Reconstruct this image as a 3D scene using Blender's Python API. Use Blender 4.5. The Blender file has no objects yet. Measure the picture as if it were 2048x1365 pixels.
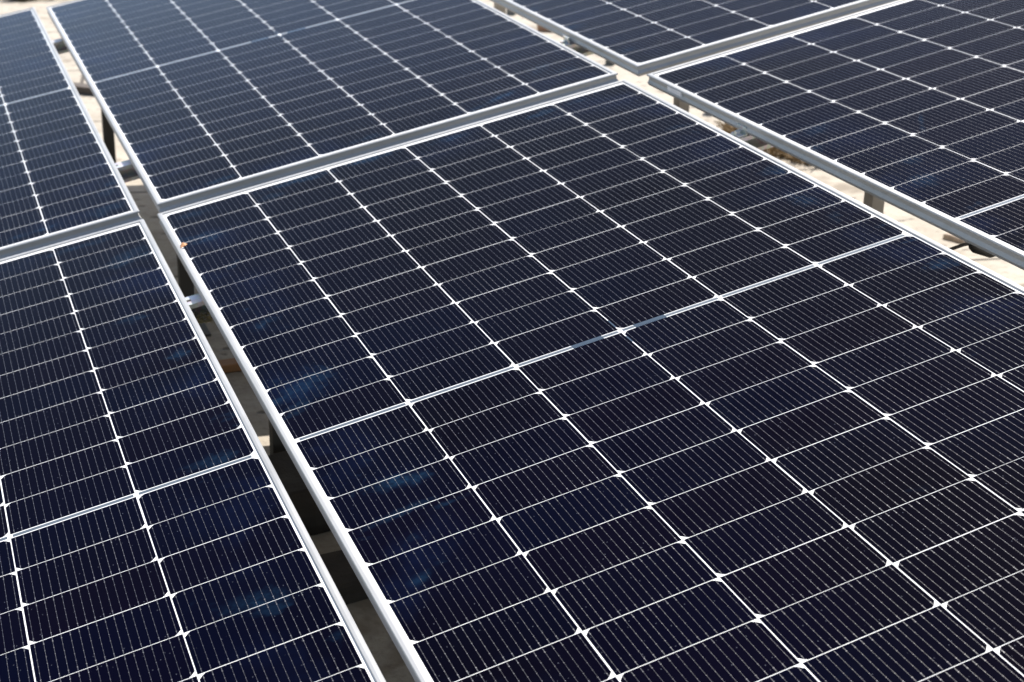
import bpy, math, random
from mathutils import Matrix, Vector
random.seed(7)
sc = bpy.context.scene
col = sc.collection

# ------------------------------------------------------------------ frames of reference
# The array is one sloping plane. "table" coordinates: x across the rows of modules, y along
# their long side, z out of the plane. WORLD = T @ table; world z is up, the ground is z = 0.
M3 = Matrix(((0.9777, -0.00902, -0.20981), (0.0, 0.99908, -0.04296), (0.21, 0.042, 0.9768)))
T = Matrix.Translation((0, 0, 0.552)) @ M3.to_4x4()

# ------------------------------------------------------------------ helpers
class MB:
    """collects quads and polygons, builds ONE mesh object"""
    def __init__(self): self.v = []; self.f = []
    def poly(self, pts):
        n = len(self.v); self.v += [tuple(p) for p in pts]; self.f.append(tuple(range(n, n + len(pts))))
    def rect(self, x0, x1, y0, y1, z): self.poly(((x0, y0, z), (x1, y0, z), (x1, y1, z), (x0, y1, z)))
    def box(self, x0, x1, y0, y1, z0, z1, mat=None):
        c = [Vector((x, y, z)) for z in (z0, z1) for y in (y0, y1) for x in (x0, x1)]
        if mat is not None: c = [mat @ p for p in c]
        n = len(self.v); self.v += [tuple(p) for p in c]
        for q in ((0, 2, 3, 1), (4, 5, 7, 6), (0, 1, 5, 4), (1, 3, 7, 5), (3, 2, 6, 7), (2, 0, 4, 6)):
            self.f.append(tuple(n + i for i in q))
    def sweep(self, prof, mats, closed=True, caps=True):
        """prof: 2-D points; mats: functions (a, b) -> point, one per station"""
        n0 = len(self.v); k = len(prof)
        for m in mats: self.v += [tuple(m(a, b)) for a, b in prof]
        for s in range(len(mats) - 1):
            for i in range(k if closed else k - 1):
                j = (i + 1) % k
                self.f.append((n0 + s * k + i, n0 + s * k + j, n0 + (s + 1) * k + j, n0 + (s + 1) * k + i))
        if caps and closed:
            self.f.append(tuple(n0 + i for i in range(k))[::-1])
            self.f.append(tuple(n0 + (len(mats) - 1) * k + i for i in range(k)))
    def tube(self, pts, r, seg=10):
        pts = [Vector(p) for p in pts]; mats = []
        for i, p in enumerate(pts):
            d = (pts[min(i + 1, len(pts) - 1)] - pts[max(i - 1, 0)]).normalized()
            a = d.orthogonal().normalized() if i == 0 else (a - d * a.dot(d)).normalized()
            b = d.cross(a); rr = r[i] if isinstance(r, (list, tuple)) else r
            mats.append(lambda u, w, p=p, a=a, b=b, rr=rr: p + (a * u + b * w) * rr)
        self.sweep([(math.cos(2 * math.pi * i / seg), math.sin(2 * math.pi * i / seg)) for i in range(seg)], mats)
    def mesh(self, name, mat):
        me = bpy.data.meshes.new(name); me.from_pydata(self.v, [], self.f); me.update()
        me.materials.append(mat)
        return me
    def build(self, name, mat, parent=None, bevel=0, smooth=False, fix=True):
        me = self.mesh(name, mat)
        if fix:
            import bmesh
            b = bmesh.new(); b.from_mesh(me); bmesh.ops.recalc_face_normals(b, faces=b.faces); b.to_mesh(me); b.free()
        return link(name, me, parent, bevel, smooth)

def link(name, me, parent=None, bevel=0, smooth=False):
    o = bpy.data.objects.new(name, me); col.objects.link(o)
    if parent: o.parent = parent
    if smooth:
        for p in me.polygons: p.use_smooth = True
    if bevel:
        m = o.modifiers.new('bevel', 'BEVEL'); m.width = bevel; m.segments = 2; m.limit_method = 'ANGLE'
    return o
def thing(name, label, cat, mat=Matrix(), group=None):
    o = bpy.data.objects.new(name, None); o.empty_display_size = .1; col.objects.link(o)
    o.matrix_world = mat; o['label'] = label; o['category'] = cat
    if group: o['group'] = group
    return o
def tag(o, label, cat, group=None):
    o['label'] = label; o['category'] = cat
    if group: o['group'] = group
    return o

# ------------------------------------------------------------------ materials
class N:
    def __init__(self, name):
        self.m = bpy.data.materials.new(name); self.m.use_nodes = True
        self.t = self.m.node_tree; self.b = self.t.nodes['Principled BSDF']
    def n(self, typ, **kw):
        x = self.t.nodes.new('ShaderNode' + typ)
        for k, v in kw.items():
            if k[0] == '_': self.set(x.inputs[k[1:].replace('_', ' ')], v)
            elif k[0] == 'i' and k[1:].isdigit(): self.set(x.inputs[int(k[1:])], v)
            else: setattr(x, k, v)
        return x
    def set(self, sock, v):
        if isinstance(v, bpy.types.NodeSocket): self.t.links.new(v, sock)
        elif isinstance(v, bpy.types.Node): self.t.links.new(v.outputs[0], sock)
        else:
            if sock.type == 'RGBA' and len(v) == 3: v = (*v, 1)
            sock.default_value = v
    def math(self, op, a, b=0.0, c=0.0, clamp=False):
        x = self.n('Math', operation=op, i0=a, i1=b, i2=c); x.use_clamp = clamp; return x.outputs[0]
    def vmath(self, op, a, b=(0, 0, 0)):
        x = self.n('VectorMath', operation=op, i0=a, i1=b); return x.outputs[1 if op in ('LENGTH', 'DISTANCE', 'DOT_PRODUCT') else 0]
    def mix(self, f, a, b, mode='MIX'):
        x = self.n('Mix', data_type='RGBA', blend_type=mode); self.set(x.inputs[0], f); self.set(x.inputs[6], a); self.set(x.inputs[7], b)
        return x.outputs[2]
    def noise(self, vec, scale, detail=3, rough=.55, dist=0.0):
        return self.n('TexNoise', _Vector=vec, _Scale=scale, _Detail=detail, _Roughness=rough, _Distortion=dist).outputs[0]
    def ramp(self, v, a, b, lo=0.0, hi=1.0):
        x = self.n('MapRange', i0=v, i1=a, i2=b, i3=lo, i4=hi); x.clamp = True; x.interpolation_type = 'SMOOTHSTEP'; return x.outputs[0]
    def pos(self): return self.n('NewGeometry').outputs[0]
    def obj(self): return self.n('TexCoord').outputs[3]
    def sep(self, v): return self.n('SeparateXYZ', i0=v).outputs
    def map(self, v, loc=(0, 0, 0), rot=(0, 0, 0), scale=(1, 1, 1)):
        return self.n('Mapping', i0=v, i1=loc, i2=rot, i3=scale).outputs[0]
    def bump(self, h, s, d=.002):
        self.set(self.b.inputs['Normal'], self.n('Bump', _Strength=s, _Distance=d, _Height=h).outputs[0])
    def out(self, **kw):
        for k, v in kw.items(): self.set(self.b.inputs[k.replace('_', ' ')], v)
        return self.m

def mat_cell():
    m = N('silicon_cell'); p = m.pos(); o = m.obj()
    var = m.n('Attribute', attribute_name='cellvar').outputs[2]
    base = m.mix(var, CELL_A, CELL_B)
    big = m.noise(p, 1.3, 2)
    base = m.mix(m.ramp(big, .35, .7), base, CELL_C)
    # dried water and dust stains: broken streaky patches, thicker towards the module edges
    x, y, _ = m.sep(o)
    ex = m.ramp(m.math('ABSOLUTE', x), .36, .56); ey = m.ramp(m.math('ABSOLUTE', y), .93, 1.13)
    edge = m.math('MAXIMUM', ex, ey)
    n1 = m.noise(m.map(p, rot=(0, 0, .3), scale=(1, 1.7, 1)), 6.5, 4, .6, .6)
    n2 = m.noise(p, 40, 3, .7)
    nn = m.math('ADD', n1, m.math('MULTIPLY', m.math('SUBTRACT', n2, .5), .12))
    thr = m.math('SUBTRACT', .70, m.math('MULTIPLY', edge, .10))
    st = m.ramp(m.math('SUBTRACT', nn, thr), -.02, .12)
    st = m.math('MULTIPLY', st, m.math('ADD', .25, m.math('MULTIPLY', edge, .75)))
    # a few single dried splashes at their own places on the glass (table coordinates)
    tc = m.vmath('SUBTRACT', p, (0, 0, .552))
    tx = m.vmath('DOT_PRODUCT', tc, (0.9777, 0.0, 0.21)); ty = m.vmath('DOT_PRODUCT', tc, (-0.00902, 0.99908, 0.042))
    wob = m.math('MULTIPLY', m.math('SUBTRACT', m.noise(p, 24, 5, .7), .5), 2.6)
    spl = None
    for sx, sy, a, ra, rb, amp in SPLASH:
        ca, sa = math.cos(a), math.sin(a)
        dx = m.math('SUBTRACT', tx, sx); dy = m.math('SUBTRACT', ty, sy)
        u = m.math('DIVIDE', m.math('ADD', m.math('MULTIPLY', dx, ca), m.math('MULTIPLY', dy, sa)), ra)
        w = m.math('DIVIDE', m.math('SUBTRACT', m.math('MULTIPLY', dy, ca), m.math('MULTIPLY', dx, sa)), rb)
        r = m.math('ADD', m.math('SQRT', m.math('ADD', m.math('MULTIPLY', u, u), m.math('MULTIPLY', w, w))), wob)
        s = m.ramp(r, .15, 1.15, amp, 0)
        spl = s if spl is None else m.math('MAXIMUM', spl, s)
    tint = m.math('MULTIPLY', edge, m.ramp(m.noise(p, 4.5, 4, .6), .45, .72, 0, .6))
    base = m.mix(tint, base, (.0022, .0062, .026))
    st = m.math('MAXIMUM', m.math('MULTIPLY', st, .28), m.math('MULTIPLY', m.math('MULTIPLY', spl, .58), m.ramp(m.noise(p, 75, 4, .7), .35, .62, .35, .95)))
    base = m.mix(st, base, STAIN)
    # fine dust specks on the glass
    vo = m.n('TexVoronoi', _Vector=p, _Scale=160.0)
    speck = m.math('MULTIPLY', m.math('LESS_THAN', vo.outputs[0], .13), m.math('GREATER_THAN', m.sep(vo.outputs[1])[0], .86))
    base = m.mix(m.math('MULTIPLY', speck, .22), base, (.25, .27, .33))
    film = m.ramp(m.noise(p, 3.1, 4), .3, .75, .0, .001)
    base = m.mix(film, base, (.3, .35, .45))
    return m.out(Base_Color=base, Roughness=.03, IOR=GLASS_IOR)

def mat_backsheet():
    m = N('white_backsheet'); p = m.pos()
    return m.out(Base_Color=m.mix(m.ramp(m.noise(p, 9, 3), .35, .7), (.78, .78, .775), (.72, .72, .715)), Roughness=.15, IOR=1.3)
def mat_wire():
    m = N('tinned_wire'); p = m.pos()
    a = m.n('Attribute', attribute_name='wirevar').outputs[2]
    k = m.ramp(m.noise(p, 5, 3), .3, .7, .35, 1.1)  # uneven glint along the wires, painted into their colour
    c = m.mix(m.math('MULTIPLY', k, a), (.035, .035, .045), (.36, .35, .355))
    return m.out(Base_Color=c, Metallic=.2, Roughness=.4)
def mat_ribbon():
    m = N('tinned_ribbon'); p = m.pos()
    n = m.noise(m.map(p, scale=(1, 1, 1)), 70, 3)
    return m.out(Base_Color=m.mix(n, (.085, .105, .125), (.15, .175, .195)), Metallic=.45, Roughness=.3)
def mat_tape():
    m = N('insulation_tape'); p = m.pos()
    return m.out(Base_Color=m.mix(m.noise(p, 50, 2), (.030, .047, .072), (.055, .078, .105)), Roughness=.15, IOR=1.3)
def mat_alu():
    m = N('anodised_aluminium'); p = m.pos()
    g = m.noise(m.map(m.obj(), scale=(1, 1, 1)), 3, 4)
    streak = m.noise(m.map(p, scale=(40, 3, 40)), 3, 3)
    c = m.mix(m.ramp(g, .35, .75), (.43, .432, .428), (.35, .352, .345))
    grime = m.ramp(m.noise(p, 22, 5, .65), .56, .75, 0, .35)
    c = m.mix(grime, c, (.30, .275, .23))
    m.bump(streak, .06)
    return m.out(Base_Color=c, Metallic=.3, Roughness=m.ramp(streak, .3, .7, .38, .5))
def mat_galv():
    m = N('galvanised_steel'); p = m.pos()
    v = m.n('TexVoronoi', _Vector=p, _Scale=90.0).outputs[1]
    c = m.mix(.3, m.mix(m.noise(p, 14, 4), (.55, .56, .56), (.70, .70, .68)), v, 'SOFT_LIGHT')
    rust = m.ramp(m.noise(p, 18, 5, .7), .58, .72, 0, .7)
    c = m.mix(rust, c, (.22, .13, .07))
    return m.out(Base_Color=c, Metallic=.55, Roughness=.42)
def mat_post(name, a, b, d):
    m = N(name); p = m.pos()
    s = m.noise(m.map(p, scale=(60, 60, 5)), 1.2, 4, .6)
    c = m.mix(s, a, b)
    c = m.mix(m.ramp(m.noise(p, 9, 4), .5, .7, 0, .6), c, d)
    m.bump(s, .25)
    return m.out(Base_Color=c, Roughness=.8)
def mat_wood(name, a, b):
    m = N(name); o = m.obj()
    s = m.noise(m.map(o, scale=(3, 60, 60)), 1.0, 4, .6, .3)
    c = m.mix(s, a, b); m.bump(s, .3)
    return m.out(Base_Color=c, Roughness=.75)
def mat_ground():
    m = N('concrete_paving'); p = m.pos()
    c = m.mix(m.noise(p, .55, 5, .6), (.385, .345, .288), (.465, .42, .35))
    c = m.mix(m.ramp(m.noise(p, 7, 6, .65), .35, .7, 0, .8), c, (.31, .272, .22))
    c = m.mix(m.ramp(m.noise(p, 45, 5, .75), .45, .72, 0, .5), c, (.18, .152, .122))
    # dark pits and mud spots
    vo = m.n('TexVoronoi', _Vector=m.map(p, scale=(1, 1.6, 1)), _Scale=13.0)
    r = m.math('ADD', vo.outputs[0], m.math('MULTIPLY', m.math('SUBTRACT', m.noise(p, 30, 3), .5), .5))
    pit = m.math('MULTIPLY', m.ramp(r, .14, .30, 1, 0), m.math('GREATER_THAN', m.sep(vo.outputs[1])[1], .62))
    c = m.mix(m.math('MULTIPLY', pit, .7), c, (.075, .063, .052))
    soil = m.ramp(m.noise(p, 2.3, 5, .6, .5), .57, .66, 0, .8)
    c = m.mix(soil, c, (.19, .155, .115))
    # joints between the slabs
    q = m.map(p, loc=(.12, -.06, 0), rot=(0, 0, .16))
    x, y, _ = m.sep(q)
    j = None
    for s_, per, off in ((x, 1.15, .43), (y, 1.15, 1.07)):
        f = m.math('ABSOLUTE', m.math('SUBTRACT', m.math('FRACT', m.math('DIVIDE', m.math('ADD', s_, off + 50 * per), per)), .5))
        l = m.math('LESS_THAN', m.math('MULTIPLY', f, per), .009)
        j = l if j is None else m.math('MAXIMUM', j, l)
    c = m.mix(m.math('MULTIPLY', j, .9), c, (.05, .04, .03))
    m.bump(m.math('ADD', m.noise(p, 45, 5, .7), m.math('MULTIPLY', m.math('ADD', pit, j), -1.5)), .5, .006)
    return m.out(Base_Color=c, Roughness=.9)
def mat_stone(name, a, b, sc_=14):
    m = N(name); p = m.pos()
    n = m.noise(p, sc_, 6, .65)
    m.bump(m.noise(p, sc_ * 4, 5, .7), .5, .004)
    return m.out(Base_Color=m.mix(m.ramp(n, .3, .7), a, b), Roughness=.9)
def mat_plain(name, a, b, rough=.5, scale=20, metal=0.0):
    m = N(name)
    return m.out(Base_Color=m.mix(m.noise(m.pos(), scale, 3), a, b), Roughness=rough, Metallic=metal)

CELL_A = (.0012, .0006, .0044); CELL_B = (.0005, .0009, .0064); CELL_C = (.0008, .0004, .0024)
STAIN = (.009, .033, .072); GLASS_IOR = 1.085
SPLASH = [  # x, y, angle, half length, half width, strength  (table coordinates)
    (-.455, -.205, -.15, .045, .020, 1.0), (-.475, -.285, .15, .060, .013, .5), (-.41, -.30, .1, .030, .008, .6),
    (-.50, -.44, .6, .022, .016, .55), (-.50, .44, .4, .035, .02, .6), (-.49, .17, .4, .06, .05, .5), (-.52, .10, .8, .03, .02, .4),
    (-.50, .93, .0, .05, .03, .5), (-.49, 1.08, .05, .05, .02, .5), (-.25, 1.10, .02, .10, .022, .75), (-.10, 1.105, .0, .07, .02, .8),
    (.10, 1.09, .03, .06, .016, .6), (.33, 1.08, .1, .05, .018, .75), (.42, 1.09, .05, .04, .012, .6), (-.33, 1.05, .0, .04, .02, .4),
    (.29, 1.27, .35, .055, .016, .95), (.23, 1.245, .3, .035, .012, .6), (-.40, 1.25, .05, .06, .014, .7), (-.05, 1.25, .1, .05, .02, .5),
    (.46, 1.40, .7, .05, .022, .55), (.50, 1.33, -.4, .04, .02, .45), (-.66, .94, .3, .06, .05, .55), (-.75, 1.08, .05, .07, .016, .6),
    (-.655, .42, -.4, .03, .022, .8), (-.66, 1.27, .4, .05, .03, .6), (-.64, 1.38, .4, .03, .03, .5), (-.82, 1.255, .05, .07, .014, .6),
    (-.68, .02, .1, .05, .022, .5), (.52, -.13, -.15, .05, .022, .65), (.50, .25, .2, .03, .05, .45), (.70, .52, .3, .035, .03, .4),
    (.87, .40, 1.0, .06, .007, .6), (.70, .16, .5, .035, .03, .5), (.74, .25, .4, .03, .02, .4), (-.70, -.37, -.1, .055, .025, .5),
    (.235, -.80, .2, .02, .012, .4), (.05, -.98, -.3, .03, .012, .4)]
MC, MBS, MW, MR, MT = mat_cell(), mat_backsheet(), mat_wire(), mat_ribbon(), mat_tape()
MA, MG, MGR = mat_alu(), mat_galv(), mat_ground()
MP1 = mat_post('leg_shaded_tone', (.05, .046, .042), (.095, .088, .08), (.035, .03, .026))  # left legs: shade under the table painted in as a darker tone
MP2 = mat_post('leg_lit_tone', (.36, .34, .31), (.50, .475, .44), (.26, .235, .21))  # right legs: light off the sunlit ground painted in as a paler tone

# ------------------------------------------------------------------ solar module, built once
PC, PR, A0 = .1845, .0927085, .0979854          # column pitch, row pitch, mid line to first row line
CW, CH = .18270, .09160                            # half-cut cell
HW, HH = .5675, 1.1395                           # half width / length over the frame
CHF = .0090
# frame profile: a = distance inwards from the outer face, b = height above the glass
PROF = [(.0006, .0014), (.0018, .0027), (.0060, .0031), (.0098, .0027), (.0108, .0017), (.0108, -.0060), (.0052, -.0060), (.0052, -.0235),
        (.0280, -.0235), (.0280, -.0250), (.0030, -.0250), (.0022, -.0245), (.0, -.0178), (.0036, -.0108), (.0040, -.0024), (.0006, -.0014), (.0, -.0002)]
def row_top(r):                                  # y of the upper edge of cell row r (0 is the top row)
    if r < 12: return A0 + (11 - r) * PR + PR * 0 - .001 + 0 if False else (A0 - .00055 + (11 - r) * PR)
    return -(A0 - .00055 - CH) - (r - 12) * PR
def cell_outline(cx, yt, chamfer_top):
    x0, x1, y1, y0 = cx - CW / 2, cx + CW / 2, yt, yt - CH
    c, k = CHF, CHF * .47
    if chamfer_top:
        return [(x0, y0, 0), (x1, y0, 0), (x1, y1 - c, 0), (x1 - k, y1 - k, 0), (x1 - c, y1, 0), (x0 + c, y1, 0), (x0 + k, y1 - k, 0), (x0, y1 - c, 0)]
    return [(x0 + c, y0, 0), (x1 - c, y0, 0), (x1 - k, y0 + k, 0), (x1, y0 + c, 0), (x1, y1, 0), (x0, y1, 0), (x0, y0 + c, 0), (x0 + k, y0 + k, 0)]

def make_panel(label, group):
    root = thing('solar_panel', label, 'solar panel', group=group)
    W, H = HW, HH
    sides = [(lambda a, b: (-W + a, -H + a, b), lambda a, b: (-W + a, H - a, b)),
             (lambda a, b: (W - a, H - a, b), lambda a, b: (W - a, -H + a, b)),
             (lambda a, b: (-W + a, H - a, b), lambda a, b: (W - a, H - a, b)),
             (lambda a, b: (W - a, -H + a, b), lambda a, b: (-W + a, -H + a, b))]
    for s0, s1 in sides:
        m = MB(); m.sweep(PROF, [s0, s1]); m.build('frame_rail', MA, root)
    m = MB(); m.box(-W + .0055, W - .0055, -H + .0055, H - .0055, -.0058, -.0001)
    m.build('backsheet', MBS, root)
    for half in (0, 1):
        for c in range(6):
            cx = (c - 2.5) * PC
            top = (c % 2 == 0) == (half == 0)
            cells, wires, wv = MB(), MB(), []
            for r in range(half * 12, half * 12 + 12):
                yt = row_top(r)
                cells.poly(cell_outline(cx + random.gauss(0, .00018), yt + random.gauss(0, .00012), top))
                cellb = random.uniform(.2, .85)
                sgn = [math.sin(random.uniform(0, 6.28) + b * random.uniform(.25, .5)) for b in (1,)][0]
                ph = random.uniform(0, 6.28); fq = random.uniform(.2, .55)
                for b in range(16):
                    x = cx + (b - 7.5) * CW / 16.0
                    amp = max(.10, .25 + cellb * .35 + .75 * max(0, math.sin(ph + b * fq)) ** 2 * cellb + random.uniform(-.10, .10))  # painted glint: wire brightness swells and fades across the cell
                    wires.rect(x - .00021, x + .00021, yt - CH + .0018, yt - .0018, .00009); wv.append(amp * .25)
                    for e in (yt - .005, yt - CH + .005):                     # tapered end of the printed busbar
                        wires.rect(x - .00045, x + .00045, e - .0032, e + .0032, .00006); wv.append(amp * .3)
                    for k in range(6):
                        yy = yt - CH * (.10 + .16 * k); s = .00070 if k in (0, 5) else .00048
                        wires.rect(x - s, x + s, yy - s, yy + s, .00012); wv.append(min(1, .36 + amp * .38))
            me = cells.mesh('cell_string', MC)
            at = me.attributes.new('cellvar', 'FLOAT', 'FACE')
            for i, d in enumerate(at.data): d.value = random.random()
            so = link('cell_string', me, root)
            me = wires.mesh('busbar_wires', MW)
            at = me.attributes.new('wirevar', 'FLOAT', 'FACE')
            for d, v in zip(at.data, wv): d.value = v
            link('busbar_wires', me, so)
    for c in range(6):                            # collector ribbons along the middle
        cx = (c - 2.5) * PC; m = MB()
        l = cx - CW / 2 + (.007 if c == 0 else .003); r = cx + CW / 2 - (.007 if c == 5 else .003)
        m.box(l, r, -.0036, .0036, -.0003, .0001); m.build('collector_ribbon', MR, root)
    for x0, x1, y0, y1 in ((-.086, -.032, -.0056, .0056), (.026, .082, -.0056, .0056), (-.0013, .0013, .017, .046), (-.0013, .0013, -.045, -.022)):
        m = MB(); m.box(x0, x1, y0, y1, -.0003, .0002); m.build('insulation_tape', MT, root)
    return root
def copy_tree(o, parent=None):
    c = o.copy(); col.objects.link(c)
    if parent: c.parent = parent
    for ch in o.children: copy_tree(ch, c)
    return c
GRP = 'solar panels mounted side by side on the sloping table'
POSE = [  # name for the label, offset on the table, small rotation (as fitted)
    ('solar panel filling the middle and lower right, an orange leaf crumb on its left edge', (0, 0, 0), (0, 0, 0)),
    ('solar panel in the lower left corner, left of the wide dark gap', (-1.16784, -.00376, .0043), (-.00192, .0038, -.00242)),
    ('solar panel at top centre, its grey end frame bordering the big middle panel', (.01228, 2.34044, .00212), (.00347, .00115, -.0013)),
    ('solar panel in the upper left corner, beside bright ground showing in the gap', (-1.16146, 2.33688, .0100), (.009, .004, -.00286)),
    ('solar panel at the top right, its mitred frame corner jutting into view', (1.19903, 2.33481, .00141), (-.00107, -.00104, -.00303)),
    ('solar panel at the right edge with a white sticker on its side frame', (1.19188, -.01398, .0080), (-.00308, -.00201, .00807))]
panels = []
for i, (lab, off, rot) in enumerate(POSE):
    o = make_panel(lab, GRP) if i == 0 else copy_tree(panels[0])
    o['label'] = lab
    R = Matrix.Identity(4)
    ang = Vector(rot).length
    if ang > 1e-9: R = Matrix.Rotation(ang, 4, Vector(rot).normalized())
    o.matrix_world = T @ Matrix.Translation(off) @ R
    panels.append(o)
# serial sticker on the left frame of the right-hand panel
m = MB(); m.box(-HW + .0002, -HW + .0036, .970, 1.036, -.0126, -.0018)
ST = N('paper_sticker'); o_ = ST.sep(ST.obj())
bars = ST.math('GREATER_THAN', ST.math('FRACT', ST.math('MULTIPLY', o_[1], 420.0)), .55)
zone = ST.math('MULTIPLY', ST.math('LESS_THAN', ST.math('ABSOLUTE', ST.math('ADD', o_[2], .0075)), .0014), ST.math('LESS_THAN', ST.math('ABSOLUTE', ST.math('SUBTRACT', o_[1], 1.0)), .02))
ST.out(Base_Color=ST.mix(ST.math('MULTIPLY', ST.math('MULTIPLY', bars, zone), .5), (.86, .86, .88), (.35, .35, .38)), Roughness=.5)
m.build('serial_sticker', ST.m, panels[5])

# ------------------------------------------------------------------ rails under the modules
RZ = -.0252
def make_rail(y, label, rot):
    root = thing('mounting_rail', label, 'mounting rail', T @ Matrix.Translation((0, y, RZ)) @ Matrix.Rotation(rot, 4, 'Z'), 'galvanised rails under the panels')
    # open strut channel, mouth towards -y, lips turned in: a is -y .. +y, b is down
    t, d, h, lip = .0025, .041, .041, .009
    P = [(-d / 2, 0), (d / 2, 0), (d / 2, -h), (-d / 2, -h), (-d / 2, -h + lip), (-d / 2 + t, -h + lip), (-d / 2 + t, -h + t), (d / 2 - t, -h + t), (d / 2 - t, -t), (-d / 2 + t, -t), (-d / 2 + t, -lip), (-d / 2, -lip)]
    m = MB()
    m.sweep(P, [lambda a, b: (-1.86, a, b), lambda a, b: (1.86, a, b)], caps=False)
    m.build('channel', MG, root)
    return root
RAILS = [(.690, 'galvanised rail crossing the dark gap below the orange leaf crumb', -.010),
         (1.620, 'galvanised rail crossing the left gap just above the corner of the middle panel', -.018),
         (3.090, 'farthest galvanised rail, at the top of the bright gap near the left corner', 0.0)]
rails = []
SLOT = mat_plain('slot_shadow_steel', (.02, .02, .02), (.035, .03, .03), .8)
for y, lab, r in RAILS:
    root = make_rail(y, lab, r); rails.append(root)
    # slotted holes of the top web, drawn as dark inlays for the shade inside
    m = MB()
    for k in range(-30, 31):
        m.box(k * .06 - .014, k * .06 + .014, -.0045, .0045, -.0015, .0004)
    m.build('slot_row', SLOT, root)
    # end clamp standing between the rail and the side frame of the right-hand panels
    c = MB(); x = .622
    if y < 3:
        c.box(x - .003, x + .0005, -.018, .018, -.002, .019); c.box(x - .020, x, -.018, .018, .0004, .004)
        o = c.build('end_clamp', MG, root, bevel=.0008)
        b = MB(); b.tube([(x - .012, 0, .004), (x - .012, 0, .010)], .0075, 6); b.build('bolt_head', MG, o)
# ------------------------------------------------------------------ legs
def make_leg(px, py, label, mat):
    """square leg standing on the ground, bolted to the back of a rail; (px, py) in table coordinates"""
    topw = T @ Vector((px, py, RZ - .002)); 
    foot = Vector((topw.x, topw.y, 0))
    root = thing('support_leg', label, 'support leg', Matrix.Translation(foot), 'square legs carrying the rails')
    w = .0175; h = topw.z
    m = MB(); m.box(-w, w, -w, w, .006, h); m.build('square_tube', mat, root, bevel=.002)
    p = MB(); p.box(-.05, .05, -.045, .045, .0, .006); o = p.build('base_plate', mat, root, bevel=.001)
    return root
YB = .690 + .041 / 2 + .0185
LEGS = [(-.409, YB + .017, 'dark square leg standing in the wide gap beside the dark block'),
        (-.427, 1.620 + .057, 'dark square leg between the two nearer rails in the left gap'),
        (-.417, 3.090 + .057, 'dark square leg against bright ground in the upper left gap'),
        (1.026, YB + .013, 'grey leg under the white stickered panel, beside its middle line'),
        (1.020, 1.620 + .054, 'grey leg seen below the white sticker in the right gap'),
        (1.047, 3.090 + .054, 'small dark leg at the top of the right gap, farthest one')]
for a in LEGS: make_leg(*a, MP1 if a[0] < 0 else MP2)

# ------------------------------------------------------------------ ground and what lies on it
g = MB(); g.rect(-150, 150, -150, 150, 0)
go = g.build('ground', MGR); go['kind'] = 'structure'

def rock(name, mat, loc, size, rot, label, cat, seed, group=None, jag=.16, sub=2, box=True):
    import bmesh
    rnd = random.Random(seed); b = bmesh.new()
    if box:
        bmesh.ops.create_cube(b, size=1)
        bmesh.ops.subdivide_edges(b, edges=b.edges[:], cuts=sub + 1, use_grid_fill=True)
    else: bmesh.ops.create_icosphere(b, subdivisions=sub + 1, radius=.55)
    ph = [rnd.uniform(0, 6) for _ in range(6)]
    for v in b.verts:
        c = v.co
        k = 1 + jag * (.5 * math.sin(c.x * 5 + ph[0]) + .5 * math.sin(c.y * 6 + ph[1]) * math.sin(c.z * 5 + ph[2]) + rnd.uniform(-.25, .25))
        n = c.length; r = .62 / max(n, .62)
        v.co = Vector((c.x * k * (r ** .4), c.y * k * (r ** .4), c.z * (1 + jag * rnd.uniform(-.3, .3))))
    zmin = min(v.co.z for v in b.verts)
    for v in b.verts: v.co = Vector((v.co.x * size[0], v.co.y * size[1], (v.co.z - zmin) * size[2]))
    me = bpy.data.meshes.new(name); b.to_mesh(me); b.free(); me.materials.append(mat)
    o = link(name, me, None, 0, not box); o.location = (loc[0], loc[1], -.004); o.rotation_euler = (0, 0, rot)
    if box:
        mo = o.modifiers.new('bevel', 'BEVEL'); mo.width = .006; mo.segments = 2; mo.angle_limit = math.radians(40)
    return tag(o, label, cat, group)
MDK = mat_stone('dark_brown_block', (.030, .024, .018), (.055, .043, .032), 9)  # mottled dark brown for both blocks
MBR = mat_stone('fired_brick', (.30, .16, .09), (.42, .25, .15), 20)
MGS = mat_stone('grey_concrete_block', (.13, .135, .125), (.22, .22, .20), 12)
MLS = mat_stone('pale_stone', (.34, .27, .21), (.45, .37, .30), 18)
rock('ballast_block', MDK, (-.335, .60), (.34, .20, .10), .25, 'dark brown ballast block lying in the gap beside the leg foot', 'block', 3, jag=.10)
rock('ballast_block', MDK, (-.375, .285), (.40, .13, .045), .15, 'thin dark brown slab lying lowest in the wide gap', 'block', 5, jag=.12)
MPL = mat_wood('orange_timber', (.26, .12, .045), (.36, .18, .075))
def plank(name, mat, loc, size, rot, label, cat):
    m = MB(); m.box(-size[0] / 2, size[0] / 2, -size[1] / 2, size[1] / 2, .001, size[2])
    o = m.build(name, mat, bevel=.003); o.location = (*loc, 0); o.rotation_euler = (0, 0, rot)
    return tag(o, label, cat)
plank('timber_plank', MPL, (-.375, 1.385), (.62, .045, .022), .06, 'orange brown timber plank lying on the shaded ground in the wide gap', 'plank')
MBT = mat_wood('dark_grained_brown', (.05, .04, .032), (.11, .085, .065))  # dark brown grained tone for the short strip on the ground
plank('dark_strip', MBT, (-.33, 4.88), (.55, .075, .035), -.75, 'short dark strip lying on the bright ground in the upper left gap', 'batten')
rock('brick', MBR, (2.40, 5.98), (.11, .07, .055), -.6, 'brown brick on sunlit ground near the top of the right gap', 'brick', 11, jag=.05)
rock('concrete_block', MGS, (2.31, 4.92), (.05, .06, .07), -.5, 'small dark grey block on sunlit ground above the panel corner', 'block', 12, jag=.08, group='small dark grey blocks on the sunlit ground')
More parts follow.
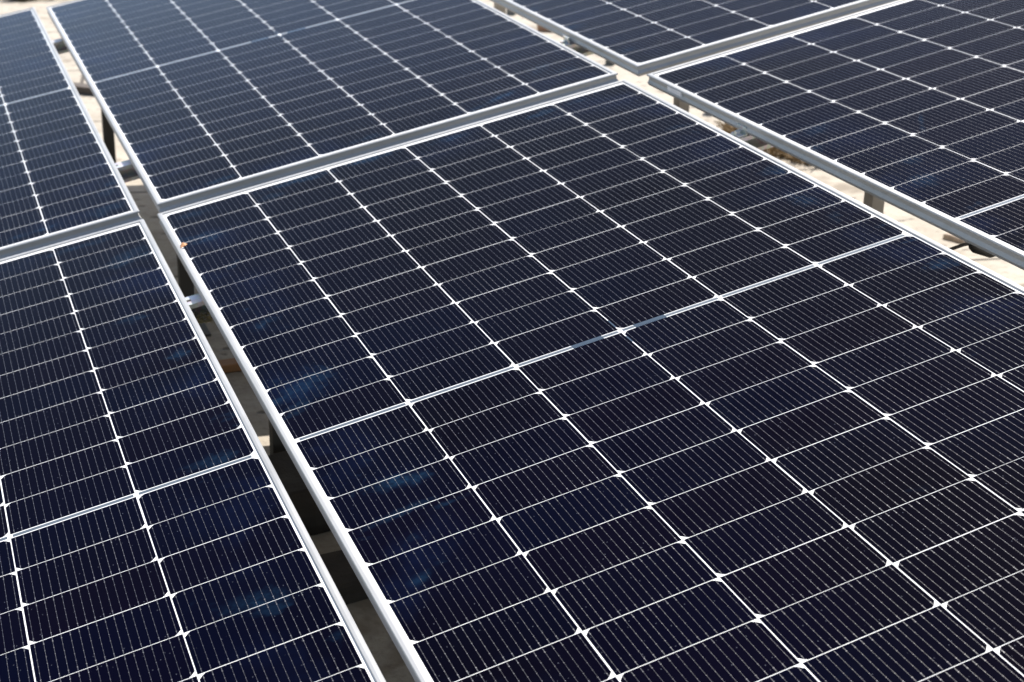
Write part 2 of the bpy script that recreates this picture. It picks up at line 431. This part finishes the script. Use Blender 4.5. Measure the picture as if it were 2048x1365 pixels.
rock('concrete_block', MGS, (2.43, 6.62), (.06, .07, .06), -.5, 'small dark grey block beyond the brown brick, near the top edge', 'block', 13, jag=.08, group='small dark grey blocks on the sunlit ground')
rock('concrete_block', MGS, (2.24, 3.72), (.045, .06, .08), -.5, 'small dark grey block just below the white sticker, right gap', 'block', 14, jag=.08, group='small dark grey blocks on the sunlit ground')
rock('stone', MLS, (2.085, 1.765), (.06, .08, .022), .4, 'flat beige stone on the bright ground beside the black cable', 'stone', 15, jag=.25)

# dry plants: many thin blades from one root
MDG = mat_plain('dry_grass', (.17, .115, .06), (.33, .24, .13), .9, 30)
MSG = mat_plain('straw', (.22, .19, .10), (.42, .36, .20), .9, 40)
def tuft(name, mat, loc, rx, ry, h, n, label, cat, seed, wid=.003, rot=0.0, flat=.6):
    rnd = random.Random(seed); m = MB()
    for _ in range(n):
        a = rnd.uniform(0, 6.283); r = math.sqrt(rnd.random())
        p = Vector((math.cos(a) * r * rx, math.sin(a) * r * ry, 0))
        d = Vector((rnd.uniform(-1, 1) * flat, rnd.uniform(-1, 1) * flat, rnd.uniform(.25, 1))).normalized()
        L = h * rnd.uniform(.5, 1.2); s = d.cross(Vector((rnd.uniform(-1, 1), rnd.uniform(-1, 1), .2))).normalized() * wid * rnd.uniform(.6, 1.4)
        bend = Vector((rnd.uniform(-1, 1), rnd.uniform(-1, 1), -.7)) * L * .3
        q1 = p + d * L * .5; q2 = p + d * L + bend
        q2.z = max(q2.z, .002)
        m.poly((p - s, p + s, q1 + s * .8, q1 - s * .8)); m.poly((q1 - s * .8, q1 + s * .8, q2 + s * .2, q2 - s * .2))
    o = m.build(name, mat, fix=False); o.location = loc; o.rotation_euler = (0, 0, rot)
    return tag(o, label, cat)
tuft('dry_grass_clump', MDG, (2.17, 3.08, 0), .10, .34, .10, 900, 'brown dry grass clump on the bright ground in the right gap', 'dry grass', 21, .004, .05)
tuft('dry_shrub', MDG, (-.36, 7.90, 0), .07, .10, .16, 420, 'brown dry shrub at the very top edge, nearer the left corner', 'shrub', 22, .005)
tuft('dry_shrub', MDG, (-.20, 7.98, 0), .10, .10, .20, 420, 'brown dry shrub at the very top edge, right beside the panel corner', 'shrub', 23, .005)
# straw caught in the mouth of the nearest rail
so = tuft('straw_nest', MSG, (0, 0, 0), .045, .012, .030, 260, 'tangle of yellow straw caught under the nearest galvanised rail', 'straw', 24, .0012, 0, 1.2)
so.matrix_world = T @ Matrix.Translation((-.585, .675, RZ - .040))
# ------------------------------------------------------------------ cable under the right-hand panel
MBK = mat_plain('black_rubber', (.012, .012, .012), (.02, .02, .02), .5)
cb = thing('panel_cable', 'black cable with a plug hanging in the gap below the right panel', 'cable', T)
m = MB(); m.tube([(.48, .13, -.0262), (.53, .12, -.072), (.60, .11, -.104), (.66, .10, -.114), (.715, .10, -.1165), (.742, .10, -.1165), (.757, .10, -.119)], .0034); m.build('cable_lead', MBK, cb, smooth=True)
m = MB(); m.tube([(.755, .10, -.119), (.760, .10, -.124), (.766, .10, -.131), (.80, .10, -.152), (.84, .10, -.156), (.845, .10, -.156)], [.004, .008, .0095, .0095, .008, .004], 12); m.build('plug', MBK, cb, smooth=True)
m = MB(); m.tube([(.842, .10, -.156), (.93, .14, -.145), (1.02, .22, -.0262)], .0032); m.build('cable_lead', MBK, cb, smooth=True)
# crumb of dry leaf on the frame of the middle panel
ML = mat_plain('dry_leaf', (.50, .22, .09), (.62, .32, .15), .7, 90)
m = MB()
for a, b, c in (((-.006, -.004, .002), (.005, -.003, .004), (.001, .006, .009)), ((-.006, -.004, .002), (.001, .006, .009), (-.004, .008, .004)), ((.005, -.003, .004), (.010, .005, .003), (.001, .006, .009))):
    m.poly((a, b, c))
lf = m.build('leaf_crumb', ML, fix=False); lf.matrix_world = T @ Matrix.Translation((-.5535, .905, .0016))
sm = lf.modifiers.new('thick', 'SOLIDIFY'); sm.thickness = .0008
tag(lf, 'tiny orange leaf crumb on the left frame edge of the middle panel', 'leaf')

# ------------------------------------------------------------------ light
sd = (M3 @ Vector((.75, .50, 1.0))).normalized()
sun = bpy.data.lights.new('sun', 'SUN'); sun.energy = 5.0; sun.angle = math.radians(.53); sun.color = (1, .945, .87)
su = bpy.data.objects.new('sun', sun); col.objects.link(su); su.rotation_euler = sd.to_track_quat('Z', 'Y').to_euler()
w = bpy.data.worlds.new('World'); sc.world = w; w.use_nodes = True
sky = w.node_tree.nodes.new('ShaderNodeTexSky'); sky.sky_type = 'NISHITA'; sky.sun_disc = False
sky.sun_elevation = math.asin(sd.z); sky.sun_rotation = math.atan2(sd.x, sd.y)
sky.dust_density = 1.4
bg = w.node_tree.nodes['Background']; bg.inputs[1].default_value = .092
# added brightening low in the sky, for stronger reflections in the far left modules
nt = w.node_tree
def wn(t, **k):
    x = nt.nodes.new('ShaderNode' + t)
    for a, b in k.items(): setattr(x, a, b)
    return x
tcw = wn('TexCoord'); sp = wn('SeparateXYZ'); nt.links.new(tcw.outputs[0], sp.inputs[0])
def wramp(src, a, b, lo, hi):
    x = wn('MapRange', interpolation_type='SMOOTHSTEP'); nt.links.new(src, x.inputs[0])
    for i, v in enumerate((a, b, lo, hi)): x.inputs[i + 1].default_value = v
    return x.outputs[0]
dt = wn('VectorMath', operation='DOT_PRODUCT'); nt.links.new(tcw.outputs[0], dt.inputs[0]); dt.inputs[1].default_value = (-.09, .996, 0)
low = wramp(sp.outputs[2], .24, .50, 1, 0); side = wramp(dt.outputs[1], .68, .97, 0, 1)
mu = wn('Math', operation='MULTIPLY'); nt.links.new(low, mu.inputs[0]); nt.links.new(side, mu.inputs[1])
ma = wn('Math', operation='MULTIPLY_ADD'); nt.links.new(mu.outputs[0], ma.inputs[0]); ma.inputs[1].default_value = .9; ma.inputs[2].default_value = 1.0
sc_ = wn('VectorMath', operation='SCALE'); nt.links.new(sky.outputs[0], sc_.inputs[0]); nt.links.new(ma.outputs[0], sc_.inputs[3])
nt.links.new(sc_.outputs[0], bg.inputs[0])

# ------------------------------------------------------------------ camera
R = ((0.9141576872874295, -0.37370442533484816, -0.15703733714772777), (-0.3045304814717831, -0.3774538704318786, -0.8745225906462102), (0.26753861147105895, 0.8472742048363953, -0.4588567458270525))
cp = (-0.8096451865933809, -1.9813863155227402, 1.1187080331293173)
cm = Matrix(((R[0][0], -R[1][0], -R[2][0], cp[0]), (R[0][1], -R[1][1], -R[2][1], cp[1]), (R[0][2], -R[1][2], -R[2][2], cp[2]), (0, 0, 0, 1)))
cam = bpy.data.cameras.new('camera'); co = bpy.data.objects.new('camera', cam); col.objects.link(co)
co.matrix_world = T @ cm
cam.sensor_width = 36; cam.lens = 2973.6533892 * 36 / 2048; cam.clip_start = .05; cam.clip_end = 500
cam.dof.use_dof = True; cam.dof.focus_distance = 2.15; cam.dof.aperture_fstop = 8.0; cam.dof.aperture_blades = 0
sc.camera = co
vs = sc.view_settings
sc.display_settings.display_device = 'sRGB'
vs.view_transform = 'Standard'; vs.look = 'None'; vs.exposure = .75; vs.gamma = 1.0; vs.use_curve_mapping = False
